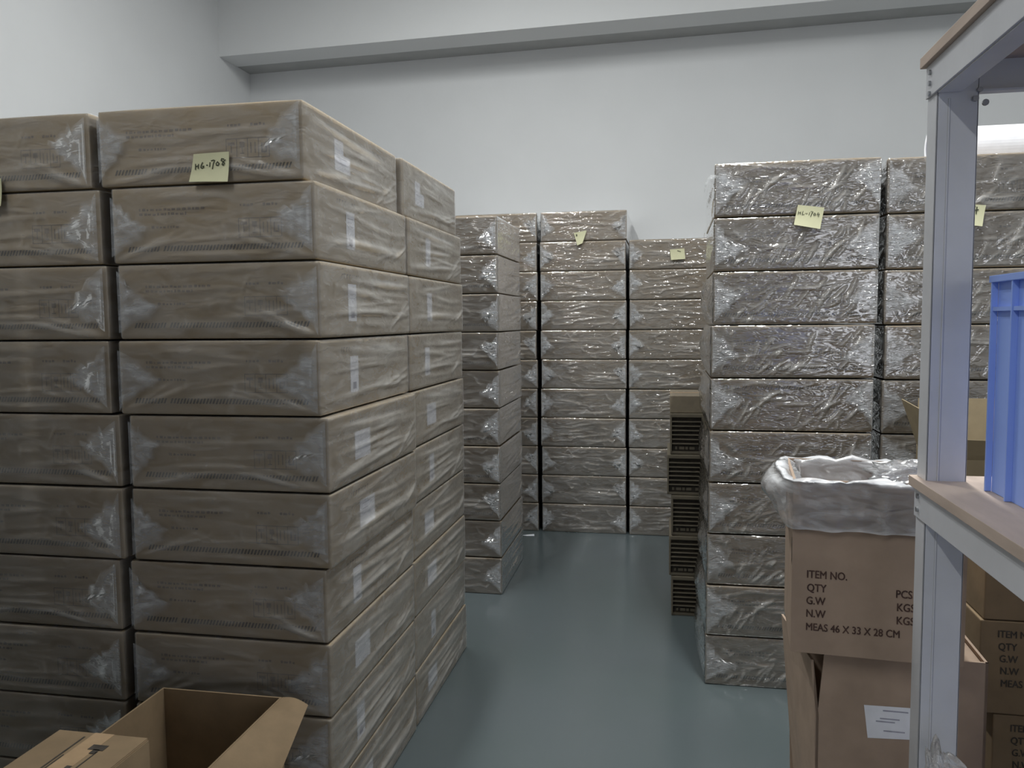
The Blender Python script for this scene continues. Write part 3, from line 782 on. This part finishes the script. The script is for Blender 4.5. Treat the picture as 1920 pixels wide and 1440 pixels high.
# corner clips and rivets
shelf(1.915); shelf(1.238); shelf(.462)
def rivet(c, ax, r):
    bm = bmesh.new(); add_cyl(bm, c, ax, r, .004, 10); bm_link('rivet', bm, STEELD, rack)
for z in (1.885, 1.868, 1.852, 1.208, 1.186, .432, .41): rivet((-.0055, .022, z), (1, 0, 0), .0042)
rivet((.054, -.003, 1.835), (0, 1, 0), .0045); rivet((.075, .017, 1.833), (0, 1, 0), .005); rivet((.060, -.003, 1.848), (0, 1, 0), .004)

# ------------------------------------------------------------------ blue crates
def blue_crate(label, loc, W, D, H):
    t = thing('plastic_crate', label, 'crate', loc, 0, 'blue ribbed crates on the rack')
    bm = bmesh.new(); th = .003; i = .010
    open_box(bm, i, W-i, i, D-i, 0, H-.002, th)
    bm_link('body', bm, BLUE, t)
    bm = bmesh.new()
    for (a, b, c, d) in ((0, i, 0, D), (W-i, W, 0, D), (i, W-i, 0, i), (i, W-i, D-i, D)): add_box(bm, a, b, c, d, H-.010, H, bev=.001)
    for (a, b, c, d) in ((0.003, i, 0.003, D-.003), (W-i, W-.003, .003, D-.003), (i, W-i, .003, i), (i, W-i, D-i, D-.003)): add_box(bm, a, b, c, d, H-.052, H-.046)
    bm_link('rim', bm, BLUE, t)
    bm = bmesh.new(); n = int(D/.075)
    for k in range(n+1):
        y = .004+(D-.012)*k/n
        for x0, x1 in ((.001, i), (W-i, W-.001)): add_box(bm, x0, x1, y-.0015, y+.0025, .0, H-.009, bev=.0005)
    for k in range(6):
        x = i+.01+(W-2*i-.02)*k/5
        for y0, y1 in ((.001, i), (D-i, D-.001)): add_box(bm, x-.0015, x+.0025, y0, y1, .0, H-.009, bev=.0005)
    bm_link('ribs', bm, BLUE, t)
    return t
blue_crate('blue ribbed plastic crate on the middle rack shelf', (.470, .735, 1.2385), .40, .60, .322)
blue_crate('blue ribbed plastic crate on the low rack shelf, only its rim showing', (.480, .655, .4625), .40, .60, .318)
# crumpled bag around the foot of the visible post
bm = bmesh.new(); bmesh.ops.create_icosphere(bm, subdivisions=5, radius=1.0)
for v in bm.verts:
    d = v.co.normalized(); nn = noise.turbulence(d*1.9+Vector((5, 2, 1)), 4, True); n2 = noise.noise(d*4.5+Vector((1, 1, 7)))
    rr = .74+.26*nn+.10*n2
    h = d.z
    lean = -.055*max(0, h)**1.5
    v.co = Vector((d.x*.064*rr*(1-.35*max(0, h))+lean, d.y*.060*rr, .17+h*.20*rr))
zmin = min(v.co.z for v in bm.verts)
for v in bm.verts: v.co.z -= zmin
o = bm_link('plastic_bag', bm, LINER, smooth=True); o.location = (.462, 1.322, .4625)
tag(o, 'crumpled milky plastic bag at the foot of the rack post', 'bag')

# ------------------------------------------------------------------ foreground left cartons
t = thing('open_carton', 'open empty brown carton with a flap folded out, at the foot of the near stack', 'box', (-1.320, 1.490, 0))
bm = bmesh.new(); open_box(bm, 0, .342, 0, .415, 0, .532); bm_link('body', bm, CARD, t)
bm = bmesh.new(); N = 10; rows = []
for i in range(N+1):
    f = i/N
    h0 = Vector((.342, .415*(1-f)+.002, .531)); q0 = Vector((.420, .402, .524)).lerp(Vector((.438, .0, .335)), f)
    rows.append([(h0.lerp(q0, j/6) + Vector((.012*math.sin(math.pi*j/6)*f, 0, .008*math.sin(math.pi*j/6)))) for j in range(7)])
a = [[bm.verts.new(p) for p in r] for r in rows]; b = [[bm.verts.new(p-Vector((.002, 0, .004))) for p in r] for r in rows]
for i in range(N):
    for j in range(6):
        bm.faces.new((a[i][j], a[i+1][j], a[i+1][j+1], a[i][j+1])); bm.faces.new((b[i][j], b[i][j+1], b[i+1][j+1], b[i+1][j]))
bm_link('flap', bm, CARD, t, smooth=True)
bm = bmesh.new(); slab(bm, [(0, .01, .53), (0, .405, .53), (-.05, .40, .42), (-.05, .02, .42)], (1, 0, .3), .004); bm_link('flap', bm, CARD, t)

plain_carton('plain carton under the small marked carton, bottom left', (-1.29, 1.15, 0), .26, .31, .40, 0, CARD)
t = thing('shipping_carton', 'small closed carton with dark marks on its lid, bottom left corner', 'box', (-1.262, 1.175, .402), 0)
bm = bmesh.new(); add_box(bm, 0, .210, 0, .288, 0, .238); bm_link('body', bm, CARD, t)
bm = bmesh.new(); add_box(bm, .0, .207, .0, .288, .2395, .243); add_box(bm, .2045, .2085, 0, .286, .2385, .2405); bm_link('lid', bm, CARD, t)
bm = bmesh.new(); add_box(bm, .085, .130, 0, .2885, .2431, .2436); bm_link('tape', bm, TAPE, t)
bm = bmesh.new()
for (x0, x1, y0, y1) in ((.115, .150, .225, .245), (.128, .142, .212, .228), (.118, .130, .150, .165), (.072, .076, .10, .27), (.080, .083, .05, .20), (.140, .143, .04, .22)):
    add_box(bm, x0, x1, y0, y1, .2437, .2440)
bm_link('dark_marks', bm, INK, t)
